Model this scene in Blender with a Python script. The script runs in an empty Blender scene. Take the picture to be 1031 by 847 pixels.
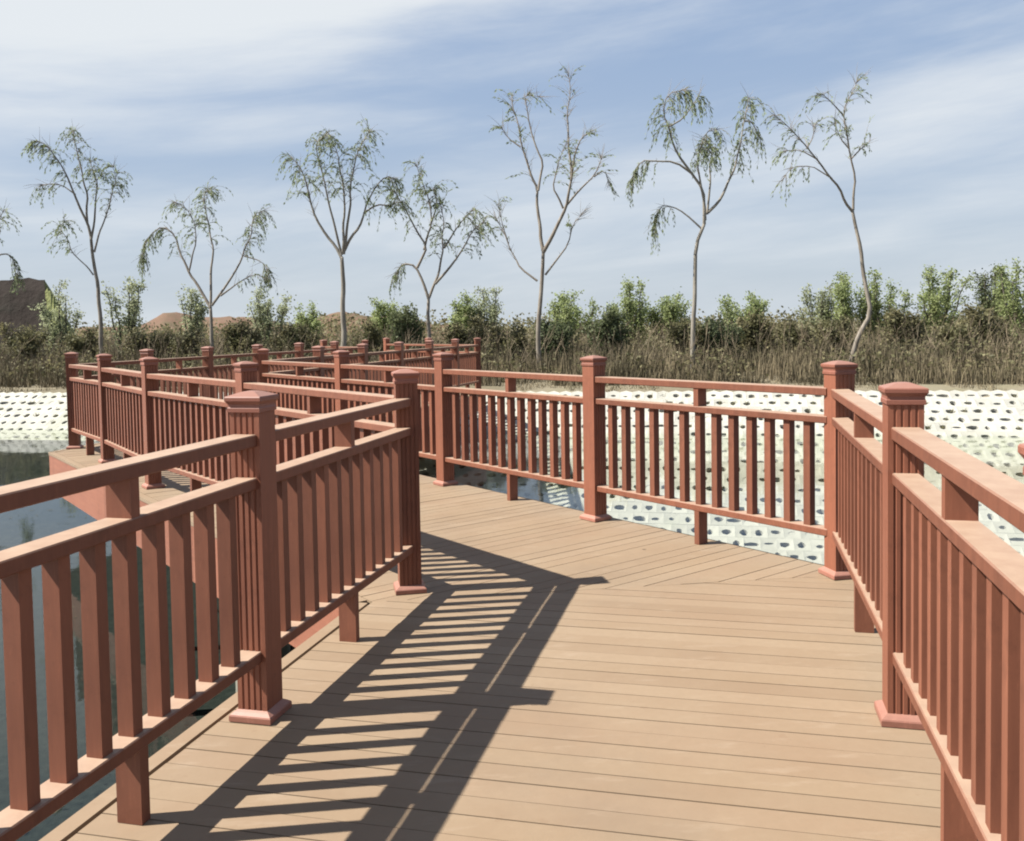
import bpy, math, random
from mathutils import Vector, Matrix, noise
R = math.radians
rng = random.Random(7)
scene = bpy.context.scene
COL = scene.collection

# ---------------------------------------------------------------- camera
F_PX, PITCH, ROLL, CAM_H = 908.5, 0.042, 0.0169, 1.421
CYP = 367.7                       # image row of the optical axis (photo pixels, 1031 x 847)
cam_d = bpy.data.cameras.new('camera'); cam = bpy.data.objects.new('camera', cam_d); COL.objects.link(cam)
cam_d.sensor_width = 36.0; cam_d.lens = F_PX / 1031 * 36.0
cam_d.shift_y = -(423.5 - CYP) / 1031
cam_d.clip_start = 0.05; cam_d.clip_end = 9000
fwd = Vector((0, math.cos(PITCH), -math.sin(PITCH)))
up0 = Vector((0, math.sin(PITCH), math.cos(PITCH))); rt0 = Vector((1, 0, 0))
rt = math.cos(ROLL) * rt0 - math.sin(ROLL) * up0
up = math.sin(ROLL) * rt0 + math.cos(ROLL) * up0
m = Matrix((rt, up, -fwd)).transposed().to_4x4(); m.translation = (0, 0, CAM_H)
cam.matrix_world = m
scene.camera = cam

# ---------------------------------------------------------------- sun and sky
SUN_EL, SUN_AZ = 49.2, -97.0       # azimuth clockwise from +Y: the sun stands to the left
sd = bpy.data.lights.new('sun', 'SUN'); sun = bpy.data.objects.new('sun', sd); COL.objects.link(sun)
sd.energy = 4.6; sd.angle = R(0.55); sd.color = (1.0, 0.95, 0.87)
tosun = Vector((math.sin(R(SUN_AZ)) * math.cos(R(SUN_EL)), math.cos(R(SUN_AZ)) * math.cos(R(SUN_EL)), math.sin(R(SUN_EL))))
sun.rotation_euler = (-tosun).to_track_quat('-Z', 'Y').to_euler()
scene.view_settings.view_transform = 'Standard'; scene.view_settings.look = 'None'
scene.view_settings.gamma = 1; scene.view_settings.use_curve_mapping = False
scene.view_settings.exposure = 1.28

w = bpy.data.worlds.new('World'); scene.world = w; w.use_nodes = True
nt = w.node_tree; N = nt.nodes; L = nt.links; N.clear()
def nd(t, tree=None, **kw):
    n = (tree or nt).nodes.new(t)
    for k, v in kw.items(): setattr(n, k, v)
    return n
def math_n(tree, op, a, b=None, c=None, clamp=False):
    n = tree.nodes.new('ShaderNodeMath'); n.operation = op; n.use_clamp = clamp
    for i, v in enumerate((a, b, c)):
        if v is None: continue
        if isinstance(v, (int, float)): n.inputs[i].default_value = v
        else: tree.links.new(v, n.inputs[i])
    return n.outputs[0]
sky = nd('ShaderNodeTexSky', sky_type='NISHITA'); sky.sun_disc = False
sky.sun_elevation = R(SUN_EL); sky.sun_rotation = R(SUN_AZ); sky.air_density = 1.1; sky.dust_density = 1.0; sky.ozone_density = 2.0
tc = nd('ShaderNodeTexCoord'); sep = nd('ShaderNodeSeparateXYZ'); L.new(tc.outputs['Generated'], sep.inputs[0])
M = lambda op, a, b=None, c=None, clamp=False: math_n(nt, op, a, b, c, clamp)
az = M('ARCTAN2', sep.outputs[0], sep.outputs[1]); el = M('ARCSINE', sep.outputs[2])
elt = M('ADD', el, M('MULTIPLY', az, -0.10))                  # cloud bands tilt a little
comb = nd('ShaderNodeCombineXYZ'); L.new(M('MULTIPLY', az, 1.6), comb.inputs[0]); L.new(M('MULTIPLY', elt, 9.0), comb.inputs[1])
no1 = nd('ShaderNodeTexNoise'); no1.inputs['Scale'].default_value = 1.9; no1.inputs['Detail'].default_value = 7; no1.inputs['Roughness'].default_value = 0.55; no1.inputs['Distortion'].default_value = 0.5
L.new(comb.outputs[0], no1.inputs['Vector'])
comb2 = nd('ShaderNodeCombineXYZ'); L.new(M('MULTIPLY', az, 4.0), comb2.inputs[0]); L.new(M('MULTIPLY', elt, 26.0), comb2.inputs[1])
no2 = nd('ShaderNodeTexNoise'); no2.inputs['Scale'].default_value = 1.5; no2.inputs['Detail'].default_value = 6; no2.inputs['Roughness'].default_value = 0.6
L.new(comb2.outputs[0], no2.inputs['Vector'])
def blob(a0, e0, sa, se, amp, tilt=0.0):
    da = M('SUBTRACT', az, a0); de = M('SUBTRACT', M('SUBTRACT', el, e0), M('MULTIPLY', da, tilt))
    q = M('ADD', M('POWER', M('ABSOLUTE', M('DIVIDE', da, sa)), 2.0), M('POWER', M('ABSOLUTE', M('DIVIDE', de, se)), 2.0))
    return M('MULTIPLY', M('EXPONENT', M('MULTIPLY', q, -1.0)), amp)
blobs = [(-0.62, 0.31, 0.55, 0.085, 0.95, 0.10), (-0.12, 0.385, 0.42, 0.05, 0.88, 0.10), (-0.62, 0.20, 0.42, 0.035, 0.30, 0.05),
         (0.42, 0.20, 0.42, 0.035, 0.38, 0.18), (0.52, 0.12, 0.5, 0.022, 0.25, 0.12), (-0.1, 0.12, 0.6, 0.030, 0.18, 0.03), (0.1, 0.255, 0.30, 0.03, -0.30, 0.05),
         (-0.30, 0.175, 0.28, 0.018, -0.28, 0.06)]
tot = None
for b in blobs:
    v = blob(*b); tot = v if tot is None else M('ADD', tot, v)
dens = M('ADD', M('ADD', tot, M('MULTIPLY', M('SUBTRACT', no1.outputs['Fac'], 0.5), 1.1)), M('MULTIPLY', M('SUBTRACT', no2.outputs['Fac'], 0.5), 0.45))
dens = M('ADD', dens, 0.12)
mr = nd('ShaderNodeMapRange', interpolation_type='SMOOTHSTEP'); L.new(dens, mr.inputs['Value'])
mr.inputs['From Min'].default_value = -0.15; mr.inputs['From Max'].default_value = 0.95; mr.inputs['To Max'].default_value = 0.9
haze = M('MULTIPLY', M('EXPONENT', M('MULTIPLY', M('ABSOLUTE', el), -5.0)), 0.97)
tint = nd('ShaderNodeMixRGB'); tint.inputs['Fac'].default_value = .6; L.new(sky.outputs[0], tint.inputs['Color1']); tint.inputs['Color2'].default_value = (3.0, 4.5, 7.4, 1)
hz = nd('ShaderNodeMixRGB'); haze = M('MAXIMUM', haze, 0.10); L.new(haze, hz.inputs['Fac']); L.new(tint.outputs[0], hz.inputs['Color1']); hz.inputs['Color2'].default_value = (5.9, 6.5, 7.0, 1)
mx = nd('ShaderNodeMixRGB'); L.new(mr.outputs[0], mx.inputs['Fac']); L.new(hz.outputs[0], mx.inputs['Color1']); mx.inputs['Color2'].default_value = (8.1, 8.45, 8.7, 1)
dim = nd('ShaderNodeMapRange', interpolation_type='SMOOTHSTEP'); L.new(el, dim.inputs['Value'])      # the clear sky overhead is a deeper blue
dim.inputs['From Min'].default_value = 0.38; dim.inputs['From Max'].default_value = 0.9; dim.inputs['To Min'].default_value = 0.85; dim.inputs['To Max'].default_value = 0.68
vs_ = nd('ShaderNodeVectorMath', operation='SCALE'); L.new(mx.outputs[0], vs_.inputs[0]); L.new(dim.outputs[0], vs_.inputs['Scale'])
bg = nd('ShaderNodeBackground'); bg.inputs['Strength'].default_value = 0.05; L.new(vs_.outputs[0], bg.inputs['Color'])
wo = nd('ShaderNodeOutputWorld'); L.new(bg.outputs[0], wo.inputs['Surface'])
scene.render.engine = 'CYCLES'
scene.cycles.filter_width = 2.0
scene.cycles.max_bounces = 7; scene.cycles.diffuse_bounces = 2; scene.cycles.transparent_max_bounces = 12

# ---------------------------------------------------------------- helpers
def tag(o, label=None, cat=None, group=None, kind=None):
    if label: o['label'] = label
    if cat: o['category'] = cat
    if group: o['group'] = group
    if kind: o['kind'] = kind
    return o
class MB:
    def __init__(s): s.v = []; s.f = []
    def add(s, vs, fs):
        o = len(s.v); s.v += [tuple(v) for v in vs]; s.f += [tuple(i + o for i in f) for f in fs]
    def box(s, x0, x1, y0, y1, z0, z1, ch=0.0):
        if ch <= 0:
            s.add([(x0,y0,z0),(x1,y0,z0),(x1,y1,z0),(x0,y1,z0),(x0,y0,z1),(x1,y0,z1),(x1,y1,z1),(x0,y1,z1)],
                  [(0,3,2,1),(4,5,6,7),(0,1,5,4),(1,2,6,5),(2,3,7,6),(3,0,4,7)])
        else:                                   # the long (y) edges chamfered
            c = ch
            prof = [(x0+c,z0),(x1-c,z0),(x1,z0+c),(x1,z1-c),(x1-c,z1),(x0+c,z1),(x0,z1-c),(x0,z0+c)]
            s.prism_y(prof, y0, y1)
    def prism_y(s, prof, y0, y1):
        n = len(prof); vs = [(x, y0, z) for x, z in prof] + [(x, y1, z) for x, z in prof]
        s.add(vs, [tuple(range(n)), tuple(range(2*n-1, n-1, -1))] + [(i, n+i, n+(i+1)%n, (i+1)%n) for i in range(n)])
    def prism_z(s, prof, z0, z1):
        n = len(prof); vs = [(x, y, z0) for x, y in prof] + [(x, y, z1) for x, y in prof]
        s.add(vs, [tuple(range(n-1, -1, -1)), tuple(range(n, 2*n))] + [(i, (i+1)%n, n+(i+1)%n, n+i) for i in range(n)])
    def sq_lathe(s, prof):                      # stacked square rings (half width, z)
        vs = []; fs = []
        for h, z in prof: vs += [(-h,-h,z),(h,-h,z),(h,h,z),(-h,h,z)]
        for k in range(len(prof)-1):
            for i in range(4): a = 4*k+i; b = 4*k+(i+1)%4; fs.append((a, b, b+4, a+4))
        fs.append((3,2,1,0)); n = 4*(len(prof)-1); fs.append((n,n+1,n+2,n+3))
        s.add(vs, fs)
    def tube(s, pts, rad, sides=6):
        n = len(pts); rings = []; o = len(s.v)
        for i, p in enumerate(pts):
            d = (pts[min(i+1, n-1)] - pts[max(i-1, 0)])
            d = d.normalized() if d.length > 1e-6 else Vector((0,0,1))
            a = d.cross(Vector((0.3, 1, 0.1))); a = a.normalized() if a.length > 1e-4 else Vector((1,0,0)); b = d.cross(a)
            for k in range(sides):
                t = 2*math.pi*k/sides; s.v.append(tuple(p + (a*math.cos(t) + b*math.sin(t))*rad[i]))
        for i in range(n-1):
            for k in range(sides):
                q = o+i*sides; s.f.append((q+k, q+(k+1)%sides, q+sides+(k+1)%sides, q+sides+k))
        s.f.append(tuple(o+(n-1)*sides+k for k in range(sides)))
    def mesh(s, name, mat, smooth=False):
        me = bpy.data.meshes.new(name); me.from_pydata(s.v, [], s.f); me.materials.append(mat); me.update()
        if smooth: me.polygons.foreach_set('use_smooth', [True]*len(me.polygons))
        return me
    def build(s, name, mat, parent=None, smooth=False):
        return place(name, s.mesh(name, mat, smooth), parent)
def place(name, me, parent=None, loc=(0,0,0), rz=0.0):
    o = bpy.data.objects.new(name, me); COL.objects.link(o); o.parent = parent; o.location = loc; o.rotation_euler = (0,0,rz)
    return o
def empty(name, loc, rz=0.0):
    o = bpy.data.objects.new(name, None); COL.objects.link(o); o.location = loc; o.rotation_euler = (0,0,rz); o.empty_display_size = .2
    return o
def ray(px, py):
    a, b = px-515.5, py-CYP
    aa = a*math.cos(ROLL)-b*math.sin(ROLL); bb = a*math.sin(ROLL)+b*math.cos(ROLL)
    return rt0*(aa/F_PX) + up0*(-bb/F_PX) + fwd
def at(px, py, Y):                               # the point at ground distance Y seen at a photo pixel
    d = ray(px, py); return Vector((0,0,CAM_H)) + d*(Y/d.y)

# ---------------------------------------------------------------- materials
def new_mat(name):
    mt = bpy.data.materials.new(name); mt.use_nodes = True; t = mt.node_tree
    return mt, t, t.nodes['Principled BSDF']
def ramp(t, fac, stops):
    r = t.nodes.new('ShaderNodeValToRGB'); t.links.new(fac, r.inputs[0]); e = r.color_ramp.elements
    e[0].position = stops[0][0]; e[0].color = (*stops[0][1], 1); e[1].position = stops[-1][0]; e[1].color = (*stops[-1][1], 1)
    for p, c in stops[1:-1]: q = e.new(p); q.color = (*c, 1)
    return r.outputs[0]
def noise_n(t, scale, detail=4, rough=.5, vec=None, stretch=None, coord='Object'):
    n = t.nodes.new('ShaderNodeTexNoise'); n.inputs['Scale'].default_value = scale; n.inputs['Detail'].default_value = detail; n.inputs['Roughness'].default_value = rough
    c = t.nodes.new('ShaderNodeTexCoord'); src = c.outputs[coord] if vec is None else vec
    if stretch:
        mp = t.nodes.new('ShaderNodeMapping'); mp.inputs['Scale'].default_value = stretch; t.links.new(src, mp.inputs[0]); src = mp.outputs[0]
    t.links.new(src, n.inputs['Vector']); return n.outputs['Fac']
def mixc(t, fac, a, b, mode='MIX'):
    m_ = t.nodes.new('ShaderNodeMixRGB'); m_.blend_type = mode
    for i, v in ((0, fac), (1, a), (2, b)):
        if isinstance(v, (int, float)): m_.inputs[i].default_value = v
        elif isinstance(v, tuple): m_.inputs[i].default_value = (*v, 1)
        else: t.links.new(v, m_.inputs[i])
    return m_.outputs[0]
def bump(t, p, h, strength=.3, dist=.01):
    b = t.nodes.new('ShaderNodeBump'); b.inputs['Strength'].default_value = strength; b.inputs['Distance'].default_value = dist
    t.links.new(h, b.inputs['Height']); t.links.new(b.outputs[0], p.inputs['Normal'])

def wpc(name, c0, c1, dust, dustamt, stretch=(30, 30, 3), rough=.62):
    mt, t, p = new_mat(name)
    g = noise_n(t, 1.0, 6, .65, stretch=stretch); blot = noise_n(t, 3.2, 4, .6)
    col = ramp(t, g, [(.3, c0), (.7, c1)])
    col = mixc(t, math_n(t, 'MULTIPLY', blot, .35), col, tuple(x*1.18 for x in c1))
    big = noise_n(t, .9, 3, .5, coord='Generated'); scuff = noise_n(t, 1.0, 8, .75, stretch=(70, 70, 9))
    col = mixc(t, math_n(t, 'MULTIPLY', math_n(t, 'SUBTRACT', scuff, .56, clamp=True), 3.0, clamp=True), col, tuple(x*1.6 for x in c1))
    stain = noise_n(t, 5.5, 7, .75)
    col = mixc(t, math_n(t, 'MULTIPLY', math_n(t, 'SUBTRACT', stain, .54, clamp=True), 3.2, clamp=True), col, tuple(x*.62 for x in c0))
    oi = t.nodes.new('ShaderNodeObjectInfo'); hs = t.nodes.new('ShaderNodeHueSaturation')
    t.links.new(math_n(t, 'ADD', math_n(t, 'MULTIPLY', oi.outputs['Random'], .30), .85), hs.inputs['Value']); t.links.new(col, hs.inputs['Color'])
    geo = t.nodes.new('ShaderNodeNewGeometry'); sx = t.nodes.new('ShaderNodeSeparateXYZ'); t.links.new(geo.outputs['True Normal'], sx.inputs[0])
    topf = math_n(t, 'MULTIPLY', math_n(t, 'POWER', math_n(t, 'MAXIMUM', sx.outputs[2], 0.0), 3.0), dustamt)   # dust settled on upward faces
    dn = noise_n(t, 9.0, 5, .7)
    topf = math_n(t, 'MULTIPLY', topf, math_n(t, 'ADD', math_n(t, 'MULTIPLY', dn, .9), .5), clamp=True)
    c2 = mixc(t, topf, hs.outputs[0], dust)
    t.links.new(c2, p.inputs['Base Color']); p.inputs['Roughness'].default_value = rough; p.inputs['Specular IOR Level'].default_value = .35
    bump(t, p, g, .25, .002)
    return mt
M_RAIL = wpc('wpc_rail', (.130, .046, .026), (.185, .068, .038), (.37, .265, .19), .85)
M_POST = wpc('wpc_post', (.140, .049, .028), (.20, .073, .041), (.38, .24, .18), .7, stretch=(60, 60, 2))
M_CAP = wpc('cap_plastic', (.17, .064, .042), (.21, .082, .055), (.34, .21, .165), .5, stretch=(8, 8, 8), rough=.5)
M_PLATE = wpc('base_plastic', (.23, .095, .067), (.28, .125, .09), (.38, .225, .175), .5, stretch=(8, 8, 8), rough=.5)
M_FASC = wpc('wpc_fascia', (.17, .062, .035), (.22, .084, .048), (.38, .26, .18), .4, stretch=(3, 3, 30))

def deck_mat():
    mt, t, p = new_mat('wpc_deck')
    geo = t.nodes.new('ShaderNodeNewGeometry'); isl = geo.outputs['Random Per Island']
    base = ramp(t, isl, [(0, (0.215, 0.151, 0.097)), (.35, (0.236, 0.170, 0.109)), (.7, (0.228, 0.159, 0.103)), (1, (0.256, 0.188, 0.124))])
    n1 = noise_n(t, 1.7, 5, .62); n2 = noise_n(t, 26.0, 6, .7); n3 = noise_n(t, 6.0, 5, .7)
    col = mixc(t, math_n(t, 'MULTIPLY', math_n(t, 'SUBTRACT', n1, .38, clamp=True), 1.5, clamp=True), base, (0.275, 0.212, 0.144))
    col = mixc(t, math_n(t, 'MULTIPLY', math_n(t, 'GREATER_THAN', n3, .66), .30), col, (0.191, 0.124, 0.077))
    col = mixc(t, math_n(t, 'MULTIPLY', math_n(t, 'SUBTRACT', n2, .35, clamp=True), .9, clamp=True), col, (0.202, 0.144, 0.091))
    n4 = noise_n(t, .55, 8, .68); n5 = noise_n(t, 1.0, 7, .72, stretch=(3, 11, 3))
    col = mixc(t, math_n(t, 'MULTIPLY', math_n(t, 'SUBTRACT', n4, .50, clamp=True), 2.6, clamp=True), col, (0.171, 0.130, 0.093))
    col = mixc(t, math_n(t, 'MULTIPLY', math_n(t, 'SUBTRACT', n5, .56, clamp=True), 2.6, clamp=True), col, (0.323, 0.255, 0.188))
    # scattered small dark specks
    vo = t.nodes.new('ShaderNodeTexVoronoi'); vo.inputs['Scale'].default_value = 1.6; tcn = t.nodes.new('ShaderNodeTexCoord'); t.links.new(tcn.outputs['Object'], vo.inputs['Vector'])
    col = mixc(t, math_n(t, 'MULTIPLY', math_n(t, 'LESS_THAN', vo.outputs['Distance'], .022), .75), col, (0.053, 0.037, 0.024))
    t.links.new(col, p.inputs['Base Color']); p.inputs['Roughness'].default_value = .7; p.inputs['Specular IOR Level'].default_value = .3
    bump(t, p, n2, .25, .003)
    return mt
M_DECK = deck_mat()
def simple(name, stops, scale=4, rough=.9, detail=5, bmp=.3, stretch=None, spec=.2, isl=False, bd=.02):
    mt, t, p = new_mat(name); n = noise_n(t, scale, detail, .6, stretch=stretch)
    col = ramp(t, n, stops)
    if isl:
        geo = t.nodes.new('ShaderNodeNewGeometry'); hs = t.nodes.new('ShaderNodeHueSaturation')
        t.links.new(math_n(t, 'ADD', math_n(t, 'MULTIPLY', geo.outputs['Random Per Island'], .7), .65), hs.inputs['Value']); t.links.new(col, hs.inputs['Color']); col = hs.outputs[0]
    t.links.new(col, p.inputs['Base Color']); p.inputs['Roughness'].default_value = rough; p.inputs['Specular IOR Level'].default_value = spec
    if bmp: bump(t, p, n, bmp, bd)
    return mt
M_JOIST = simple('joist_wood', [(.3, (.08, .05, .035)), (.7, (.13, .08, .055))], 6)
M_CONC = simple('pile_concrete', [(.3, (.22, .21, .19)), (.7, (.34, .33, .30))], 5)
M_BLOCK = simple('pale_concrete', [(.30, (0.322, 0.310, 0.260)), (.5, (0.409, 0.400, 0.350)), (.72, (0.459, 0.450, 0.403))], 1.3, rough=.85, detail=8, bmp=.3)
M_BARK = simple('bark', [(.3, (.12, .10, .08)), (.7, (.27, .24, .20))], 9, stretch=(1, 1, .25), bmp=.5)
M_PALEB = simple('pale_bark', [(.3, (.15, .135, .11)), (.7, (.28, .255, .215))], 9, stretch=(1, 1, .25), bmp=.5)
M_BARKD = simple('dark_bark', [(.3, (.055, .048, .04)), (.7, (.13, .115, .095))], 9)
M_REED = simple('dry_reed', [(.25, (.075, .068, .042)), (.5, (.145, .120, .075)), (.75, (.215, .175, .115))], .9, isl=True, bmp=0)
M_TWIG = simple('brush_twig', [(.3, (.10, .085, .06)), (.7, (.19, .15, .10))], 1.2, isl=True, bmp=0)
def leaf_mat(name, stops, trans=.35, scale=1.1):
    mt, t, p = new_mat(name); n = noise_n(t, scale, 3, .6); col = ramp(t, n, stops)
    geo = t.nodes.new('ShaderNodeNewGeometry'); hs = t.nodes.new('ShaderNodeHueSaturation')
    t.links.new(math_n(t, 'ADD', math_n(t, 'MULTIPLY', geo.outputs['Random Per Island'], .8), .6), hs.inputs['Value']); t.links.new(col, hs.inputs['Color'])
    t.links.new(hs.outputs[0], p.inputs['Base Color']); p.inputs['Roughness'].default_value = .6; p.inputs['Specular IOR Level'].default_value = .25
    tr = t.nodes.new('ShaderNodeBsdfTranslucent'); t.links.new(hs.outputs[0], tr.inputs[0]); mxs = t.nodes.new('ShaderNodeMixShader'); mxs.inputs[0].default_value = trans
    out = t.nodes['Material Output']; t.links.new(p.outputs[0], mxs.inputs[1]); t.links.new(tr.outputs[0], mxs.inputs[2]); t.links.new(mxs.outputs[0], out.inputs[0])
    return mt
M_WILLOW = leaf_mat('willow_leaf', [(.3, (.15, .185, .095)), (.7, (.24, .28, .14))], .45)
M_SPRING = leaf_mat('spring_leaf', [(.3, (.21, .26, .105)), (.7, (.34, .38, .18))], .55)
M_GREY = leaf_mat('greygreen_leaf', [(.3, (.25, .28, .16)), (.7, (.36, .38, .24))], .55)
M_DARK = leaf_mat('dark_leaf', [(.3, (.090, .110, .055)), (.7, (.155, .175, .085))], .4)
M_OLIVE = leaf_mat('olive_leaf', [(.3, (.115, .115, .055)), (.7, (.20, .175, .095))], .4)

def ground_mat():
    mt, t, p = new_mat('earth_and_mud'); n1 = noise_n(t, .35, 6, .6); n2 = noise_n(t, 7.0, 6, .7)
    dry = ramp(t, n1, [(.35, (.13, .112, .075)), (.55, (.20, .175, .125)), (.7, (.15, .145, .08))])
    dry = mixc(t, math_n(t, 'MULTIPLY', n2, .5), dry, (.22, .195, .145))
    geo = t.nodes.new('ShaderNodeNewGeometry'); sx = t.nodes.new('ShaderNodeSeparateXYZ'); t.links.new(geo.outputs['Position'], sx.inputs[0])
    wet = math_n(t, 'LESS_THAN', sx.outputs[2], -.42)            # dark pond mud and algae on the bed
    mud = ramp(t, n2, [(.3, (.012, .016, .015)), (.7, (.026, .032, .029))])
    t.links.new(mixc(t, wet, dry, mud), p.inputs['Base Color']); p.inputs['Roughness'].default_value = .95; p.inputs['Specular IOR Level'].default_value = 0.02
    bump(t, p, n2, .5, .05); return mt
M_GROUND = ground_mat()
def water_mat():
    mt, t, p = new_mat('pond_water'); t.nodes.remove(p)
    fr = t.nodes.new('ShaderNodeFresnel'); fr.inputs['IOR'].default_value = 1.24
    gl = t.nodes.new('ShaderNodeBsdfGlossy'); gl.inputs['Roughness'].default_value = .03; gl.inputs['Color'].default_value = (.92, .95, .97, 1)
    tr = t.nodes.new('ShaderNodeBsdfTransparent'); tr.inputs['Color'].default_value = (.97, .985, .95, 1)
    n = noise_n(t, 2.2, 4, .55, stretch=(1, 1.0, 1)); b = t.nodes.new('ShaderNodeBump'); b.inputs['Strength'].default_value = .12; b.inputs['Distance'].default_value = .02
    t.links.new(n, b.inputs['Height']); t.links.new(b.outputs[0], fr.inputs['Normal']); t.links.new(b.outputs[0], gl.inputs['Normal'])
    mxs = t.nodes.new('ShaderNodeMixShader'); t.links.new(fr.outputs[0], mxs.inputs[0]); t.links.new(tr.outputs[0], mxs.inputs[1]); t.links.new(gl.outputs[0], mxs.inputs[2])
    t.links.new(mxs.outputs[0], t.nodes['Material Output'].inputs[0]); return mt
M_WATER = water_mat()

# ---------------------------------------------------------------- terrain and pond
BZ, BSL = -0.25, 0.50              # level of the bank top, slope of the bank
WATER_Z = -1.05
def bank_s(x, y): return (22.7 - 0.206*x - y) / 1.021      # metres inside the pond from the bank top line
def ground_z(x, y):
    s = min(bank_s(x, y), 70 - abs(x), y + 60)
    if s > 0: return max(BZ - BSL*s - (.10 if s > .15 else .0), -3.0)
    r = 0.0
    d = -s
    if d > .9: r += min((d-.9)*.10, .30)
    return BZ + r + .05*noise.noise(Vector((x*.4, y*.4, 0))) * min(d, 1)
def axis(a, b, step, far):
    v = []; x = a
    while x <= b: v.append(x); x += step
    g = step
    while v[-1] < far: g *= 1.5; v.append(v[-1]+g)
    g = step
    while v[0] > -far: g *= 1.5; v.insert(0, v[0]-g)
    return v
xs = axis(-30, 30, .8, 4500); ys = axis(-8, 40, .33, 4500)
g = MB(); nx = len(xs)
g.v = [(x, y, ground_z(x, y)) for y in ys for x in xs]
g.f = [(j*nx+i, j*nx+i+1, (j+1)*nx+i+1, (j+1)*nx+i) for j in range(len(ys)-1) for i in range(nx-1)]
tag(g.build('ground', M_GROUND, smooth=True), kind='structure')
wq = MB(); wq.add([(-72,-62,WATER_Z),(72,-62,WATER_Z),(72,24,WATER_Z),(-72,38,WATER_Z)], [(0,1,2,3)])
tag(wq.build('water', M_WATER), kind='structure')

# pale concrete revetment: interlocking blocks with planting holes, laid on the slope
ub = Vector((1, -0.206, 0)).normalized(); dn = Vector((-0.206, -1, 0)).normalized()
sl = math.atan(BSL); down = Vector((dn.x*math.cos(sl), dn.y*math.cos(sl), -math.sin(sl))); nrm = ub.cross(down); nrm = -nrm if nrm.z < 0 else nrm
P0 = Vector((0, 22.7, BZ))
rb = MB(); PC, QC = .30, .335
cr = random.Random(3)
for j in range(19):
    for i in range(-75, 64):
        a0 = (i + (.5 if j % 2 else 0))*PC; b0 = j*QC
        c = P0 + ub*(a0+PC/2) + down*b0
        if c.z < WATER_Z - .10 and c.x < -4.5: continue
        h = .035 + .016*noise.noise(Vector((a0*.45, b0*.45, 1))) + cr.uniform(-.002, .002); tilt = 0.0; g2 = .0006
        def pt(a, b, z): return P0 + ub*(a0+a) + down*(b0+b) + nrm*(h+z)
        A, B = PC-g2, QC-g2
        top = 0.0 if j else cr.uniform(-.03, .05)
        o8 = [(g2,g2+top*.3),(PC/2,g2-(.07 if j == 0 else 0)),(A,g2+top*.3),(A,QC/2),(A,B),(PC/2,B),(g2,B),(g2,QC/2)]
        hx = cr.uniform(.048, .085); hy = cr.uniform(.042, .085); cx_ = PC/2+cr.uniform(-.02,.02); cy_ = QC/2+cr.uniform(-.025,.025)
        q = cr.random(); solid = q < .06
        if q > .90: hx *= 1.6
        elif q > .80: hy *= .55
        inn = []
        for k in range(8):
            t = R(-135+45*k); rr = cr.uniform(.80, 1.18); inn.append((cx_+hx*1.15*math.cos(t)*rr, cy_+hy*1.15*math.sin(t)*rr))
        vs = [pt(a, b, 0) for a, b in o8] + [pt(a, b, -.012 if not solid else -.014) for a, b in inn] + [pt(a, b, -.10 if not solid else -.022) for a, b in inn] + [pt(a, b, -.12) for a, b in o8]
        fs = [(k, (k+1)%8, 8+(k+1)%8, 8+k) for k in range(8)] + [(8+k, 8+(k+1)%8, 16+(k+1)%8, 16+k) for k in range(8)] + [((k+1)%8, k, 24+k, 24+(k+1)%8) for k in range(8)]
        if solid: fs.append(tuple(range(16, 24)))
        rb.add(vs, fs)
def block_mat():
    mt, t, p = new_mat('pale_block_concrete'); n1 = noise_n(t, .8, 7, .65); n2 = noise_n(t, 14, 6, .7)
    geo = t.nodes.new('ShaderNodeNewGeometry')
    c = ramp(t, geo.outputs['Random Per Island'], [(0, (.315, .308, .268)), (1, (.395, .386, .340))])
    c = mixc(t, math_n(t, 'MULTIPLY', math_n(t, 'SUBTRACT', n2, .5, clamp=True), 1.6, clamp=True), c, (0.270, 0.258, 0.204))
    c = mixc(t, math_n(t, 'MULTIPLY', math_n(t, 'SUBTRACT', n1, .52, clamp=True), 2.4, clamp=True), c, (0.300, 0.312, 0.228))
    sx = t.nodes.new('ShaderNodeSeparateXYZ'); t.links.new(geo.outputs['Position'], sx.inputs[0])
    band = math_n(t, 'SUBTRACT', 1.0, math_n(t, 'MULTIPLY', math_n(t, 'ABSOLUTE', math_n(t, 'SUBTRACT', sx.outputs[2], -1.22)), 3.2), clamp=True)   # algae at the water line
    c = mixc(t, math_n(t, 'MULTIPLY', band, math_n(t, 'ADD', n1, .1)), c, (0.216, 0.240, 0.156))
    t.links.new(c, p.inputs['Base Color']); p.inputs['Roughness'].default_value = .85; bump(t, p, n2, .4, .01); return mt
tag(rb.build('embankment', block_mat()), kind='structure')
# weeds rooted in some of the holes
wd = MB()
for k in range(520):
    j = cr.randrange(0, 11); i = cr.randrange(-70, 58); c = P0 + ub*((i+(.5 if j % 2 else 0))*PC + PC/2) + down*((j+.5)*QC) + nrm*.0
    if c.z < WATER_Z + .05 or noise.noise(Vector((i*.13, j*.3, 4))) < -.05: continue
    for _ in range(cr.randint(5, 14)):
        d = (Vector((cr.uniform(-1,1), cr.uniform(-1,1), 1.1))).normalized(); q = c + Vector((cr.uniform(-.05,.05), cr.uniform(-.05,.05), 0)); ln = cr.uniform(.05, .15)
        sd_ = d.cross(Vector((cr.uniform(-1,1), cr.uniform(-1,1), 0))).normalized()*.008
        wd.add([q-sd_, q+sd_, q+d*ln], [(0,1,2)])
tag(wd.build('weeds', M_OLIVE), 'small green weeds rooted in the holes of the pale block bank', 'weeds', kind='stuff')

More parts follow.
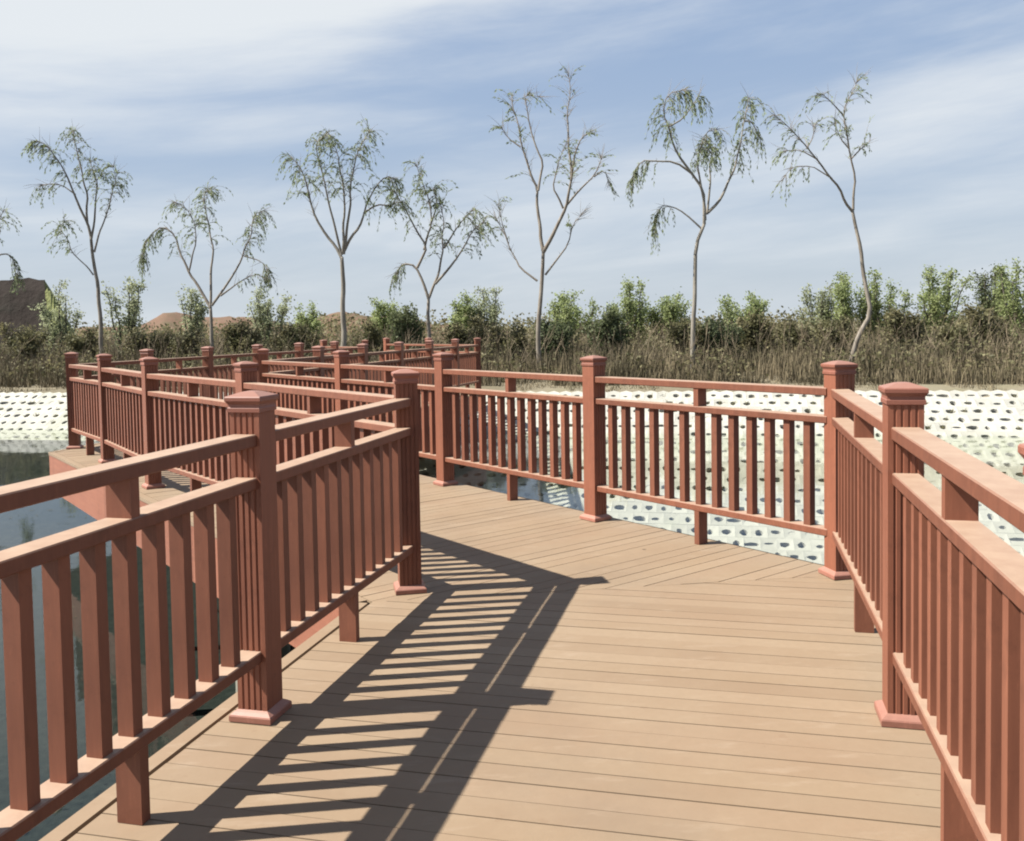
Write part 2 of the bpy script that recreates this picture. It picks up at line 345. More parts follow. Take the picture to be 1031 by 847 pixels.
# floating weed and leaf litter near the boardwalk
fl = MB(); fr_ = random.Random(21)
for k in range(1500):
    x = fr_.uniform(-9, -.8); y = fr_.uniform(3.5, 15)
    if noise.noise(Vector((x*.8, y*.8, 12))) + .5*noise.noise(Vector((x*2.6, y*2.6, 2))) < .18: continue
    a = fr_.uniform(0, 6.28); l = fr_.uniform(.015, .06); b_ = fr_.uniform(.005, .016); z = WATER_Z + .006
    ca, sa = math.cos(a), math.sin(a)
    fl.add([(x-ca*l, y-sa*l, z), (x+sa*b_, y-ca*b_, z+.002), (x+ca*l, y+sa*l, z), (x-sa*b_, y+ca*b_, z+.002)], [(0,1,2,3)])
tag(fl.build('floating_weed', simple('wet_litter', [(.3, (.03, .03, .018)), (.7, (.09, .08, .045))], 3, isl=True, bmp=0)), 'dark leaf litter and weed floating on the pond left of the walk', 'weed', kind='stuff')

# ---------------------------------------------------------------- boardwalk plan
T1, T2 = 0.2364, -0.6561
u1 = Vector((math.sin(T1), math.cos(T1))); u2 = Vector((math.sin(T2), math.cos(T2)))
r1 = Vector((u1.y, -u1.x)); r2 = Vector((u2.y, -u2.x))
A = Vector((-.978, 3.378)); B = Vector((-.591, 4.983)); C = Vector((1.407, 3.244)); D = Vector((1.861, 5.128))
E_ = D+2.049*u2; F_ = D+4.098*u2; G_ = D+6.147*u2; H_ = Vector((-3.234, 11.746))
I4 = Vector((-5.618, 11.513)); I = [B + (I4-B)*k for k in (0.275, .545, .80)]
# nudge the inner rail a little outward where the photograph shows its feet
I[0] += -r2*.03; I[1] += -r2*.10; I[2] += Vector((0,0))
K6 = Vector((-.772, 20.372)); J6 = Vector((-3.254, 19.797)) + u1*.1
def lerp_pts(a, b, n): return [a + (b-a)*(k/n) for k in range(n+1)]
def isect(p, d, q, e):
    den = d.x*e.y - d.y*e.x; t = ((q.x-p.x)*e.y - (q.y-p.y)*e.x)/den; return p + d*t
u3 = (K6-H_).normalized(); r3 = Vector((u3.y, -u3.x))
OL1, OL2, OR = .20, .34, .14     # how far the deck reaches beyond the left and right rail lines
cl12 = isect(A - r1*OL1, u1, B - r2*OL2 + Vector((0,0)), u2); cr12 = isect(C + r1*OR, u1, D + r2*OR, u2)
cl23 = isect(B - r2*OL2, u2, I4 - r3*.06, u3); cr23 = isect(D + r2*OR, u2, H_ + r3*OR, u3)
cl34 = isect(I4 - r3*.2, u3, J6 - r2*.2, u2); cr34 = isect(H_ + r3*OR, u3, K6 + r2*OR, u2)
bl = A - r1*OL1 - u1*6.5; br = C + r1*OR - u1*6.5
el4 = cl34 + u2*5.5; er4 = cr34 + u2*5.5
SEGS = [([bl, br, cr12, cl12], u1), ([cl12, cr12, cr23, cl23], u2), ([cl23, cr23, cr34, cl34], u3), ([cl34, cr34, er4, el4], u2)]
def clip(poly, p, n):              # keep the side where (v-p).n >= 0
    out = []
    for i in range(len(poly)):
        a, b = poly[i], poly[(i+1)%len(poly)]; da, db = (a-p).dot(n), (b-p).dot(n)
        if da >= 0: out.append(a)
        if (da >= 0) != (db >= 0): out.append(a + (b-a)*(da/(da-db)))
    return out
DZ = -.037
bw = empty('boardwalk', (0, 0, DZ)); tag(bw, 'zigzag boardwalk of tan composite planks on red brown edge boards over the pond', 'boardwalk')
STRIP = .062; BW = .1085
for si, (poly, u) in enumerate(SEGS):
    r = Vector((u.y, -u.x)); mb = MB()
    pl, pr, prn, pln = poly
    # the planks stop short of the border strip on the left side
    edgeL = (pln-pl).normalized(); nl = Vector((edgeL.y, -edgeL.x)); inner = clip(poly, pl + nl*(STRIP+.012), nl)
    ts = [v.dot(u) for v in inner]; t = min(ts)
    while t < max(ts):
        gap = .0042
        b = clip(clip(inner, u*(t+gap/2), u), u*(t+BW-gap/2), -u)
        if len(b) >= 3:
            # tiny inset at the joints between runs
            z = rng.uniform(-.0012, .0012)
            cen = sum(b, Vector((0,0)))/len(b)
            ar = sum(b[i].x*b[(i+1)%len(b)].y - b[(i+1)%len(b)].x*b[i].y for i in range(len(b)))
            if ar < 0: b = b[::-1]
            b = [v + (cen-v).normalized()*.0015 for v in b]
            mb.prism_z([(v.x, v.y) for v in b], -.025, z)
        t += BW
    tag(mb.build('decking', M_DECK, bw))
    # border strip, fascias, joists
    mb = MB()
    def wall(p, q, inn, th, z0, z1, mat, name):
        n = Vector(((q-p).y, -(q-p).x)).normalized()
        if n.dot(inn) < 0: n = -n
        k = MB(); v = [p, q, q+n*th, p+n*th]
        ar = sum(v[i].x*v[(i+1)%4].y - v[(i+1)%4].x*v[i].y for i in range(4))
        if ar < 0: v = v[::-1]
        k.prism_z([(a.x, a.y) for a in v], z0, z1); return k.build(name, mat, bw)
    wall(pl, pln, r, STRIP, -.028, .004, M_DECK, 'border_board')
    nf = max(1, round((pln-pl).length/2.6)); PL = lerp_pts(pl, pln, nf); 
    for k in range(nf):
        e = (pln-pl).normalized()*.002
        wall(PL[k]+e+nl*.006, PL[k+1]-e+nl*.006, r, .024, -.47, -.03, M_FASC, 'fascia_board')
    nf = max(1, round((prn-pr).length/2.6)); PR = lerp_pts(pr, prn, nf); edr = (prn-pr).normalized()
    for k in range(nf):
        e = edr*.002; wall(PR[k]+e-r*.004, PR[k+1]-e-r*.004, -r, .024, -.40, -.028, M_FASC, 'fascia_board')
    for fr_ in (.08, .36, .64, .92):
        a = pl + (pr-pl)*fr_; b = pln + (prn-pln)*fr_; wall(a, b, r, .06, -.17, -.03, M_JOIST, 'joist')
    n = max(1, int(((pln-pl).length)/2.2))
    for k in range(n):
        f = (k+.5)/n
        for fr_ in (.30, .80):
            a = pl + (pr-pl)*fr_; b = pln + (prn-pln)*fr_; c = a + (b-a)*f
            pm = MB(); pm.tube([Vector((c.x, c.y, -3.1)), Vector((c.x, c.y, -.32))], [.09, .09], 14); pm.build('pile', M_CONC, bw, smooth=False)
        a = pl + (pln-pl)*f; b = pr + (prn-pr)*f; v = (b-a).normalized()
        wall(a+v*.06, b-v*.06, u, .10, -.32, -.175, M_JOIST, 'cross_beam')

# ---------------------------------------------------------------- railing kit
def post_profile():
    h = .060; P = []
    gs = [-.036, -.012, .012, .036]; gw = .0055; gd = .0042
    P.append((-h, -h))
    for g_ in gs: P += [(g_-gw, -h), (g_-gw*.4, -h+gd), (g_+gw*.4, -h+gd), (g_+gw, -h)]
    P += [(h, -h), (h, h)]
    for g_ in gs[::-1]: P += [(g_+gw, h), (g_+gw*.4, h-gd), (g_-gw*.4, h-gd), (g_-gw, h)]
    P.append((-h, h)); return P
k_ = MB(); k_.prism_z(post_profile(), -.034, 1.150); ME_POST = k_.mesh('post', M_POST)
k_ = MB(); k_.sq_lathe([(.0605, 1.122), (.0655, 1.124), (.0655, 1.138), (.0628, 1.143), (.0628, 1.152), (.0705, 1.163), (.0725, 1.166), (.0725, 1.178), (.070, 1.182), (.028, 1.197), (.010, 1.200)]); ME_CAP = k_.mesh('cap', M_CAP)
k_ = MB(); k_.sq_lathe([(.085, -.0335), (.085, -.014), (.082, -.009), (.070, .0), (.0605, .006)]); ME_PLATE = k_.mesh('base_plate', M_PLATE)
Z_B0, Z_B1, Z_M0, Z_M1, Z_H0, Z_H1 = .188, .230, .838, .880, .998, 1.043
k_ = MB(); k_.box(-.026, .026, -.022, .022, Z_B1-.002, Z_M0+.002); ME_BAL = k_.mesh('baluster', M_RAIL)
k_ = MB(); k_.box(-.042, .042, -.020, .020, -.0355, Z_B0+.002); ME_FOOT = k_.mesh('foot', M_RAIL)
k_ = MB(); k_.box(-.042, .042, -.020, .020, Z_M1-.002, Z_H0+.002); ME_SPACER = k_.mesh('spacer_block', M_RAIL)
_rail_cache = {}
def rail_mesh(kind, ln):
    key = (kind, round(ln, 3))
    if key not in _rail_cache:
        hw, z0, z1 = {'bottom_rail': (.044, Z_B0, Z_B1), 'middle_rail': (.046, Z_M0, Z_M1), 'handrail': (.049, Z_H0, Z_H1)}[kind]
        q = MB(); q.box(-hw, hw, -ln/2, ln/2, z0, z1, .004); _rail_cache[key] = q.mesh(kind, M_RAIL)
    return _rail_cache[key]
def railing(pts, label, ang0=None, pitch=.138, ang1=None, skip0=False, skip1=False, group=None):
    """pts: post centres along one straight run; ang0/ang1 turn the end posts to the bisector of a corner."""
    o = pts[0]; root = empty('railing', (o.x, o.y, 0)); tag(root, label, 'railing', group)
    n = len(pts)
    for i, p in enumerate(pts):
        if (i == 0 and skip0) or (i == n-1 and skip1): continue
        d = (pts[min(i+1, n-1)] - pts[max(i-1, 0)]).normalized(); h = math.atan2(d.x, d.y)
        if i == 0 and ang0 is not None: h = ang0
        if i == n-1 and ang1 is not None: h = ang1
        po = place('post', ME_POST, root, (p.x-o.x, p.y-o.y, 0), -h)
        place('cap', ME_CAP, po); place('base_plate', ME_PLATE, po)
    for i in range(n-1):
        a, b = pts[i]-o, pts[i+1]-o; d = b-a; ln = d.length; h = -math.atan2(d.x, d.y); d = d.normalized(); c = (a+b)/2
        for kd in ('bottom_rail', 'middle_rail', 'handrail'):
            place(kd, rail_mesh(kd, ln-.105), root, (c.x, c.y, rng.uniform(-.0015, .0015)), h)
        nb = int(round((ln-.12)/pitch)) - 1; nb += 1 - nb % 2
        sp = (ln-.12)/(nb+1)
        for k in range(nb):
            q = a + d*(.06+sp*(k+1)+rng.uniform(-.002, .002)); place('baluster', ME_BAL, root, (q.x, q.y, 0), h+rng.uniform(-.012, .012))
        place('spacer_block', ME_SPACER, root, (c.x, c.y, 0), h); place('foot', ME_FOOT, root, (c.x, c.y, 0), h)
    return root
mid = (T1+T2)/2
A0 = A - u1*1.51
railing([A0 - u1*1.51, A0, A, B], 'nearest left railing, throwing its striped shadow over the deck', ang1=mid, pitch=.1425)
railing([C-u1*3.3, C-u1*1.66, C, D], 'nearest right railing, running up to the first outer corner post', ang1=mid)
railing([D, E_, F_, G_, H_], 'long railing after the first bend, pale blocks showing between its balusters', skip0=True, ang1=mid)
railing([B, I[0], I[1], I[2], I4], 'long railing from the first inner bend to the far left corner', skip0=True, ang1=mid)
railing(lerp_pts(I4, J6, 6), 'distant railing leaving the far left corner post towards the bank', skip0=True, ang1=mid)
railing(lerp_pts(H_, K6, 6), 'distant railing on the right of the third run, below the crooked willow', skip0=True, ang1=mid)
railing([K6, K6+u2*2.05, K6+u2*4.1], 'farthest railing, turning left at the end of the third run', skip0=True)
railing([J6, J6+u2*2.05], 'short farthest railing on the inner side where the walk meets the bank', skip0=True)

#@@VEG
# ---------------------------------------------------------------- vegetation and far ground
def smooth(pts, it=2):
    for _ in range(it):
        out = [pts[0]]
        for a, b in zip(pts, pts[1:]): out += [a*.75+b*.25, a*.25+b*.75]
        out.append(pts[-1]); pts = out
    return pts
def leaf(mb, p, d, ln, wd, rg):
    d = d.normalized(); s = d.cross(Vector((rg.uniform(-1,1), rg.uniform(-1,1), rg.uniform(-1,1))))
    s = s.normalized()*wd if s.length > 1e-3 else Vector((wd,0,0))
    q = p + d*ln*.45
    mb.add([p, q+s, p+d*ln, q-s], [(0,1,2,3)])
def wiggle(pts, amt, rg, seg=.35):
    out = [pts[0]]
    for a, b in zip(pts, pts[1:]):
        n = max(1, int((b-a).length/seg))
        for k in range(1, n+1):
            p = a + (b-a)*(k/n)
            if not (k == n and b is pts[-1]): p = p + Vector((rg.uniform(-1,1), rg.uniform(-1,1), rg.uniform(-1,1)))*amt
            out.append(p)
    return out
def willow(Y, trunk, limbs, label, seed, w0=.14, leafy=1.0, bark=None, droop=.5, foli=.7):
    """trunk and limbs were measured on the photo; each gets real distance, thickness and its own spread in depth."""
    rg = random.Random(seed); base = at(*trunk[0], Y); base.z = ground_z(base.x, base.y) - .15
    w0 *= .62; root = empty('willow_tree', base); tag(root, label, 'tree', 'tall sparse willows beyond the reeds')
    tb, lb = MB(), MB(); tp = [base] + [at(x, y, Y) for x, y in trunk[1:]]
    tp = smooth(wiggle(tp, .028, rg, .45), 1); n = len(tp)
    tb.tube([p-base for p in tp], [w0*(1-.45*i/(n-1)) for i in range(n)], 9)
    for li, (wf, pts) in enumerate(limbs):
        dep = rg.uniform(-.30, .30); P = []; acc = 0; prev = None
        for x, y in pts:
            p0 = at(x, y, Y)
            if prev is not None: acc += (p0-prev).length
            prev = p0; P.append(at(x, y, Y + dep*acc))
        P = smooth(wiggle(P, .045, rg, .33), 1); n = len(P); w1 = w0*wf
        tb.tube([p-base for p in P], [max(.007, w1*(1-.85*i/(n-1))) for i in range(n)], 6)
        # twigs: fine drooping shoots on the outer part of the limb
        total = sum((b-a).length for a, b in zip(P, P[1:])); cnt = int(total*12.5*leafy) + 6
        for k in range(cnt):
            f = .38 + .62*rg.random()**.6; idx = min(n-2, int(f*(n-1))); p = P[idx].lerp(P[idx+1], rg.random())
            d0 = (P[idx+1]-P[idx]).normalized(); hang = rg.random() < foli and f > .5
            d = (d0*rg.uniform(.3, 1.0) + Vector((rg.uniform(-1,1), rg.uniform(-1,1), rg.uniform(-.5,.5) if hang else rg.uniform(-.2,.7)))*.7).normalized()
            ln = rg.uniform(.22, .85) if hang else rg.uniform(.15, .6); st = [p]; steps = 6
            for s_ in range(steps):
                d = (d + Vector((0, 0, -(droop*.62+.06 if hang else .05)))+Vector((rg.uniform(-1,1), rg.uniform(-1,1), rg.uniform(-1,1)))*.12).normalized(); st.append(st[-1] + d*ln/steps)
            tb.tube([q-base for q in st], [.008-.001*i for i in range(len(st))], 3)
            if not hang: continue
            for s_ in range(1, len(st)):
                for _ in range(rg.choice((1, 2, 3, 3))):
                    lp = st[s_] + Vector((rg.uniform(-1,1), rg.uniform(-1,1), rg.uniform(-1,1)))*.03
                    leaf(lb, lp-base, (st[s_]-st[s_-1]).normalized() + Vector((rg.uniform(-1,1), rg.uniform(-1,1), rg.uniform(-1.3,.1)))*.6, rg.uniform(.07, .15), rg.uniform(.010, .020), rg)
    tb.build('trunk', bark or M_BARK, root, smooth=True); lb.build('crown', M_WILLOW, root)
    return root

willow(31, [(-22,345),(-20,300),(-14,262)], [(.5,[(-14,262),(-4,240),(-2,222),(4,212)]),(.5,[(-16,270),(-2,256),(8,255),(15,262),(18,276)]),(.5,[(-14,262),(-20,230),(-24,200)])],
       'willow at the left edge of the photo, only its drooping branch tips in view', 1, .12)
willow(30, [(102,345),(101,318),(96,272),(91.5,238)], [(.62,[(91.5,238),(83,212),(72,190),(60,165),(45,145),(36,142)]),(.5,[(88,225),(87,196),(80,162),(74,140),(74,132)]),
       (.5,[(92,240),(96,210),(97,185),(91,162)]),(.45,[(95,254),(104,225),(112,200),(117,180),(113,166)]),(.35,[(94,277),(80,262),(67,243),(58,227),(66,222)]),(.35,[(76,196),(60,186),(42,186)])],
       'tall willow left of the far left corner post, crown swept left', 2, .13, 1.3)
willow(29, [(214,345),(213,326),(212,310)], [(.7,[(212,310),(204,295),(190,275),(182,255),(176,238),(163,228),(150,238),(144,258)]),(.6,[(212,308),(212,280),(214,250),(208,217),(204,196),(210,190)]),
       (.6,[(213,308),(230,285),(243,262),(252,236),(256,215),(266,212)]),(.4,[(222,298),(240,284),(255,276),(268,280)]),(.4,[(190,275),(198,245),(196,222),(186,206),(176,204)]),(.3,[(246,258),(262,262),(270,272)])],
       'low wide willow forking near the ground, with three spread limbs and drooping green tips', 3, .13, 1.25)
willow(27, [(345,350),(346,322),(345,290),(344,259)], [(.55,[(344,260),(330,238),(318,220),(310,192),(303,170),(293,158)]),(.45,[(344,257),(337,225),(328,195),(322,165),(318,145),(327,137)]),
       (.5,[(345,256),(347,215),(344,185),(340,155),(331,134)]),(.5,[(346,256),(352,215),(354,180),(360,155),(368,140),(372,131)]),(.5,[(347,252),(362,228),(370,205),(380,188),(390,178),(397,180)]),(.35,[(366,215),(378,206),(392,208),(404,203)])],
       'willow with a straight pale trunk and a broad fan of upright limbs', 4, .16, 1.35, M_PALEB)
willow(28, [(432,350),(431.5,322),(431.5,300)], [(.65,[(431.5,301),(425,284),(419,268),(410,265),(403,266),(400,275)]),(.6,[(420,270),(429,250),(420,232),(409,215),(402,200),(397,192)]),(.5,[(427,252),(434,225),(432,205),(425,185),(419,166)]),
       (.6,[(432,300),(442,275),(445,250),(447,225),(444,205)]),(.6,[(438,286),(455,265),(468,248),(476,232),(486,224)]),(.45,[(447,250),(458,230),(470,215),(476,212)]),(.4,[(434,225),(441,205),(436,190)])],
       'willow with a crooked forked trunk directly right of the straight pale one', 5, .13, 1.35)
willow(26, [(542,355),(542,325),(545,285),(547,253)], [(.7,[(547,253),(541,216),(542,190),(530,165),(524,145),(520,120),(515,97)]),(.45,[(542,192),(546,165),(537,138),(532,110),(528,95),(545,98)]),
       (.75,[(547,254),(562,226),(570,208),(575,180),(580,155),(586,137),(594,134)]),(.5,[(575,182),(573,150),(572,112),(575,92),(572,73)]),(.45,[(571,206),(585,190),(600,176),(606,158)]),
       (.4,[(541,283),(525,270),(513,250),(507,232),(498,218)]),(.25,[(512,246),(505,225),(502,205)]),(.4,[(549,277),(562,262),(571,245),(575,226),(585,217)]),(.4,[(567,210),(555,188),(562,160),(571,142)]),(.3,[(524,148),(512,138),(505,128)]),(.3,[(598,178),(608,172),(613,186)])],
       'tallest bare willow, grey and nearly leafless, above the middle railing post', 6, .13, .95, droop=.2, foli=.25)
willow(25, [(697,352),(699,322),(700,280),(701,248),(709,226)], [(.35,[(706,230),(690,213),(676,207),(665,208),(659,228)]),(.6,[(709,226),(708,192),(695,172),(682,157),(675,140),(669,115),(671,93),(690,90)]),
       (.45,[(697,175),(680,162),(660,163),(645,162),(636,180)]),(.5,[(710,222),(704,180),(703,152),(712,132),(723,130)]),(.45,[(712,216),(714,180),(717,152),(710,140)]),(.55,[(713,214),(730,193),(740,170),(746,145),(749,125),(754,98)]),
       (.3,[(750,122),(758,122),(765,140)]),(.35,[(673,128),(688,118),(704,96)])],
       'willow with a crooked white trunk and drooping branches, tallest right of the middle', 7, .125, 1.35, M_PALEB, droop=.8)
willow(24, [(852,362),(864,336),(876,316),(872,290),(867,250),(858,211)], [(.55,[(859,214),(845,190),(826,165),(808,145),(793,128),(780,116)]),(.5,[(859,212),(861,178),(856,158),(851,134),(849,112),(857,94),(863,82)]),
       (.3,[(838,180),(816,166),(798,168),(787,182)]),(.3,[(822,160),(804,150),(790,152)]),(.3,[(849,116),(838,102),(827,94)]),(.35,[(857,160),(866,150),(876,142)]),(.3,[(812,150),(818,140),(820,126)]),(.3,[(855,150),(845,138),(840,122)])],
       'leaning willow at the right, thin trunk bent at its foot, one long bare limb', 8, .11, .95, M_BARK, droop=.45, foli=.3)

def bushy(px, ytop, ybase, wpx, Y, mat, label, seed, cat='tree', nm='young_tree', dens=1.0, group='young trees greening up behind the reeds', upright=.6, bark=None, leafsz=1.0):
    """multi-stemmed young tree or shrub: stems fan up from the base; leaf clumps sit along the shoots."""
    for _ in range(3): Y = max(Y, 22.7 - .206*at(px, ybase, Y).x + 5.5)
    rg = random.Random(seed); base = at(px, ybase, Y); gz = ground_z(base.x, base.y); top = at(px, ytop, Y).z; base.z = gz - .05
    H = top - gz; W = wpx*Y/F_PX/2*1.12
    root = empty(nm, base); tag(root, label, cat, group)
    tb, lb = MB(), MB(); ns = rg.randint(7, 10)
    tips = []
    for s_ in range(ns):
        a = rg.uniform(0, 2*math.pi); rr = W*rg.uniform(.30, 1.0); h = H*rg.uniform(.70, .99)*(1-.25*(rr/W)**2)
        P = [Vector((rg.uniform(-.1,.1), rg.uniform(-.1,.1), 0))]
        for k in range(1, 7):
            f = k/6; P.append(Vector((math.cos(a)*rr*f**.85, math.sin(a)*rr*f**.85, h*f)) + Vector((rg.uniform(-1,1), rg.uniform(-1,1), 0))*.06*H*.3)
        P = smooth(P, 1); tb.tube(P, [max(.008, (.018+.012*H)*(1-.8*i/(len(P)-1))) for i in range(len(P))], 5)
        tips.append((P, h))
    nb = int(40*dens)
    for P, h in tips:
        for k in range(nb):
            f = .22 + .78*rg.random(); i = min(len(P)-2, int(f*(len(P)-1))); p = P[i].lerp(P[i+1], rg.random())
            d = Vector((rg.uniform(-1,1), rg.uniform(-1,1), rg.uniform(-.1, 1)*upright*2)).normalized(); ln = rg.uniform(.2, .6)*(.35*H**.5+.3)*(1.1-.5*f)
            st = [p + d*ln*(q/4) + Vector((rg.uniform(-1,1), rg.uniform(-1,1), rg.uniform(-1,1)))*.02 for q in range(5)]
            tb.tube(st, [.008, .007, .006, .005, .004], 3)
            for q in range(1, 5):
                for _ in range(rg.randint(3, 6)):
                    lp = st[q] + Vector((rg.gauss(0,1), rg.gauss(0,1), rg.gauss(0,1)))*.085
                    leaf(lb, lp, Vector((rg.uniform(-1,1), rg.uniform(-1,1), rg.uniform(-.6,1))), rg.uniform(.06, .12)*leafsz, rg.uniform(.022, .042)*leafsz, rg)
    tb.build('trunk', bark or M_BARKD, root, smooth=True); lb.build('crown', mat, root)
    return root
YT = [  # px, top, base, width, Y, material, label
 (62,284,345,34,36,M_GREY,'thin pale green tree beside the slope of the dark mound'),
 (128,272,345,44,33,M_GREY,'bushy grey green tree just right of the swept willow'),
 (192,282,345,34,36,M_GREY,'small round grey green tree left of the low wide willow'),
 (272,285,345,44,35,M_GREY,'loose grey green tree between the low willow and the pale trunked one'),
 (312,298,348,26,38,M_SPRING,'small green tree just left of the pale straight trunk'),
 (386,300,348,40,38,M_SPRING,'small bright green tree between the straight and the crooked willow'),
 (468,292,348,28,36,M_SPRING,'narrow green tree, left one of the pair right of the crooked willow'),
 (492,284,348,30,36,M_GREY,'narrow grey green tree, right one of the pair right of the crooked willow'),
 (577,286,350,50,34,M_SPRING,'spring green tree directly right of the tallest bare willow'),
 (636,277,350,46,35,M_SPRING,'bright green leafy tree above the middle bay of the railing'),
 (672,284,350,34,35,M_SPRING,'slim green tree just left of the crooked white trunk'),
 (749,288,350,46,33,M_SPRING,'rounded green tree right of the crooked white trunk'),
 (826,278,350,40,35,M_GREY,'pale grey green tree left of the leaning willow'),
 (856,262,350,46,34,M_SPRING,'tall bright green tree behind the leaning trunk'),
 (890,266,350,46,34,M_SPRING,'green tree just right of the leaning trunk'),
 (945,263,350,58,34,M_SPRING,'wide round green tree behind the nearest right railing post'),
 (1000,256,352,30,36,M_DARK,'dark slender tree near the right edge'),
 (1024,256,352,56,33,M_SPRING,'large bright green tree at the right edge'),
]
for k, (px, yt, yb, wd, Y, mt, lab) in enumerate(YT): bushy(px, yt, yb, wd, Y, mt, lab, 100+k, dens=1.0 if mt is not M_GREY else .62)
SH = [
 (18,324,362,60,27,M_OLIVE,'olive shrub in front of the dark mound at the far left'),
 (84,330,358,34,28,M_DARK,'dark shrub below the sloping side of the mound'),
 (150,322,360,46,27,M_OLIVE,'olive shrub behind the second far left railing post'),
 (182,325,360,34,29,M_DARK,'dark shrub left of the foot of the low wide willow'),
 (240,322,360,44,27,M_DARK,'dark green shrub right of the foot of the low wide willow'),
 (300,326,360,40,28,M_OLIVE,'olive shrub left of the foot of the straight willow'),
 (372,322,360,40,27,M_OLIVE,'olive shrub right of the foot of the straight willow'),
 (412,308,358,40,29,M_DARK,'dark round shrub left of the foot of the crooked willow'),
 (470,318,360,44,28,M_OLIVE,'olive shrub right of the foot of the crooked willow'),
 (512,322,362,34,27,M_OLIVE,'low olive shrub left of the foot of the tallest bare willow'),
 (556,314,360,30,28,M_DARK,'dark shrub right against the foot of the tallest bare willow'),
 (612,310,358,38,28,M_DARK,'dark rounded shrub between the two bright green trees'),
 (690,318,362,40,26,M_DARK,'dark shrub at the foot of the crooked white trunk'),
 (722,312,362,36,26,M_DARK,'dark upright shrub just right of the crooked white trunk'),
 (760,312,360,36,28,M_DARK,'dark shrub under the rounded green tree'),
 (800,318,364,44,26,M_OLIVE,'olive shrub left of the foot of the leaning willow'),
 (838,312,364,36,27,M_DARK,'dark shrub below the pale grey green tree'),
 (905,300,364,36,27,M_DARK,'dark green shrub between the leaning trunk and the wide round tree'),
 (960,322,368,50,26,M_OLIVE,'low olive shrub below the wide round tree'),
 (990,306,366,44,27,M_DARK,'dark shrub left of the large tree at the right edge'),
]
for k, (px, yt, yb, wd, Y, mt, lab) in enumerate(SH):
    if px in (84, 182, 240, 690, 760, 838, 905, 990): mt = M_OLIVE; lab = lab.replace('dark green shrub', 'brownish shrub').replace('dark shrub', 'brownish shrub')
    bushy(px, yt, yb, wd, Y, mt, lab, 200+k, cat='shrub', nm='shrub', dens=.85, group='shrubs behind the reeds', upright=.35)

# dry reeds and brush on top of the bank: too many to count
rg = random.Random(11); rd = MB(); tw = MB()
def blade(mb, x, y, h, wd, lean, rg):
    z = ground_z(x, y) - .02; a = rg.uniform(0, 6.283); b = rg.uniform(0, 6.283)
    dx, dy = math.cos(a)*wd, math.sin(a)*wd; lx, ly = math.cos(b)*lean*h, math.sin(b)*lean*h
    mb.add([(x-dx, y-dy, z), (x+dx, y+dy, z), (x+lx*.4+dx*.7, y+ly*.4+dy*.7, z+h*.6), (x+lx*.4-dx*.7, y+ly*.4-dy*.7, z+h*.6), (x+lx, y+ly, z+h)], [(0,1,2,3), (3,2,4)])
for k in range(52000):
    x = rg.uniform(-24, 24); s = 1.7 + 9*rg.random()**1.6; y = 22.7 - .206*x + s*1.021
    cl = noise.noise(Vector((x*.55, y*.55, 3))); c2 = noise.noise(Vector((x*1.9, y*1.9, 9)))
    if cl + .6*c2 < -.42: continue
    h = (.42 + .38*cl + .30*c2 + rg.uniform(0, .42)) * (.75 + .07*s)
    if s < 2.1: h *= .7
    blade(rd, x, y, max(.22, h), rg.uniform(.006, .015), rg.uniform(.02, .35), rg)
for k in range(26000):                 # a short stubble in front of and among the reeds
    x = rg.uniform(-24, 24); s = .25 + 2.2*rg.random(); y = 22.7 - .206*x + s*1.021
    if noise.noise(Vector((x*1.3, y*1.3, 5))) + (s-1.3)*.5 < -.05: continue
    blade(rd, x, y, rg.uniform(.03, .16), rg.uniform(.006, .012), .6, rg)
tag(rd.build('dry_reeds', M_REED), 'dense dry tan reeds standing along the top of the pond bank', 'reeds', kind='stuff')
for k in range(2600):
    x = rg.uniform(-24, 24); s = 2.6 + 8*rg.random(); y = 22.7 - .206*x + s*1.021
    if noise.noise(Vector((x*.35, y*.35, 31))) < -.12: continue
    z = ground_z(x, y); p = Vector((x, y, z)); h = rg.uniform(.6, 1.7); d = Vector((rg.uniform(-.4,.4), rg.uniform(-.4,.4), 1)).normalized()
    st = [p]
    for q in range(4): d = (d + Vector((rg.uniform(-1,1), rg.uniform(-1,1), rg.uniform(-.2,.4)))*.28).normalized(); st.append(st[-1] + d*h/4)
    tw.tube(st, [.010, .009, .007, .005, .003], 3)
    for _ in range(4):
        i = rg.randint(1, 3); a = st[i]; e = (st[i+1]-st[i]).normalized() + Vector((rg.uniform(-1,1), rg.uniform(-1,1), rg.uniform(0,.6)))
        tw.tube([a, a+e*h*.11, a+e*h*.2+Vector((0,0,.03))], [.006, .005, .003], 3)
tag(tw.build('dry_brush', M_TWIG), 'tangled bare brown brush growing among the dry reeds', 'brush', kind='stuff')
# low olive and green undergrowth behind the reeds
ug = MB()
for k in range(60000):
    x = rg.uniform(-30, 30); s = 1.9 + 13*rg.random()**1.2; y = 22.7 - .206*x + s*1.021
    c = noise.noise(Vector((x*.4, y*.4, 50))); c2 = noise.noise(Vector((x*1.4, y*1.4, 60)))
    if c + .5*c2 < -.32: continue
    z = ground_z(x, y) + rg.random()*(.80 + .75*c + .4*c2)*(.6 + .06*s)
    leaf(ug, Vector((x, y, z)), Vector((rg.uniform(-1,1), rg.uniform(-1,1), rg.uniform(-.3,1))), rg.uniform(.07, .15), rg.uniform(.022, .045), rg)
tag(ug.build('undergrowth', M_OLIVE), 'low olive green undergrowth between the reeds and the young trees', 'undergrowth', kind='stuff')
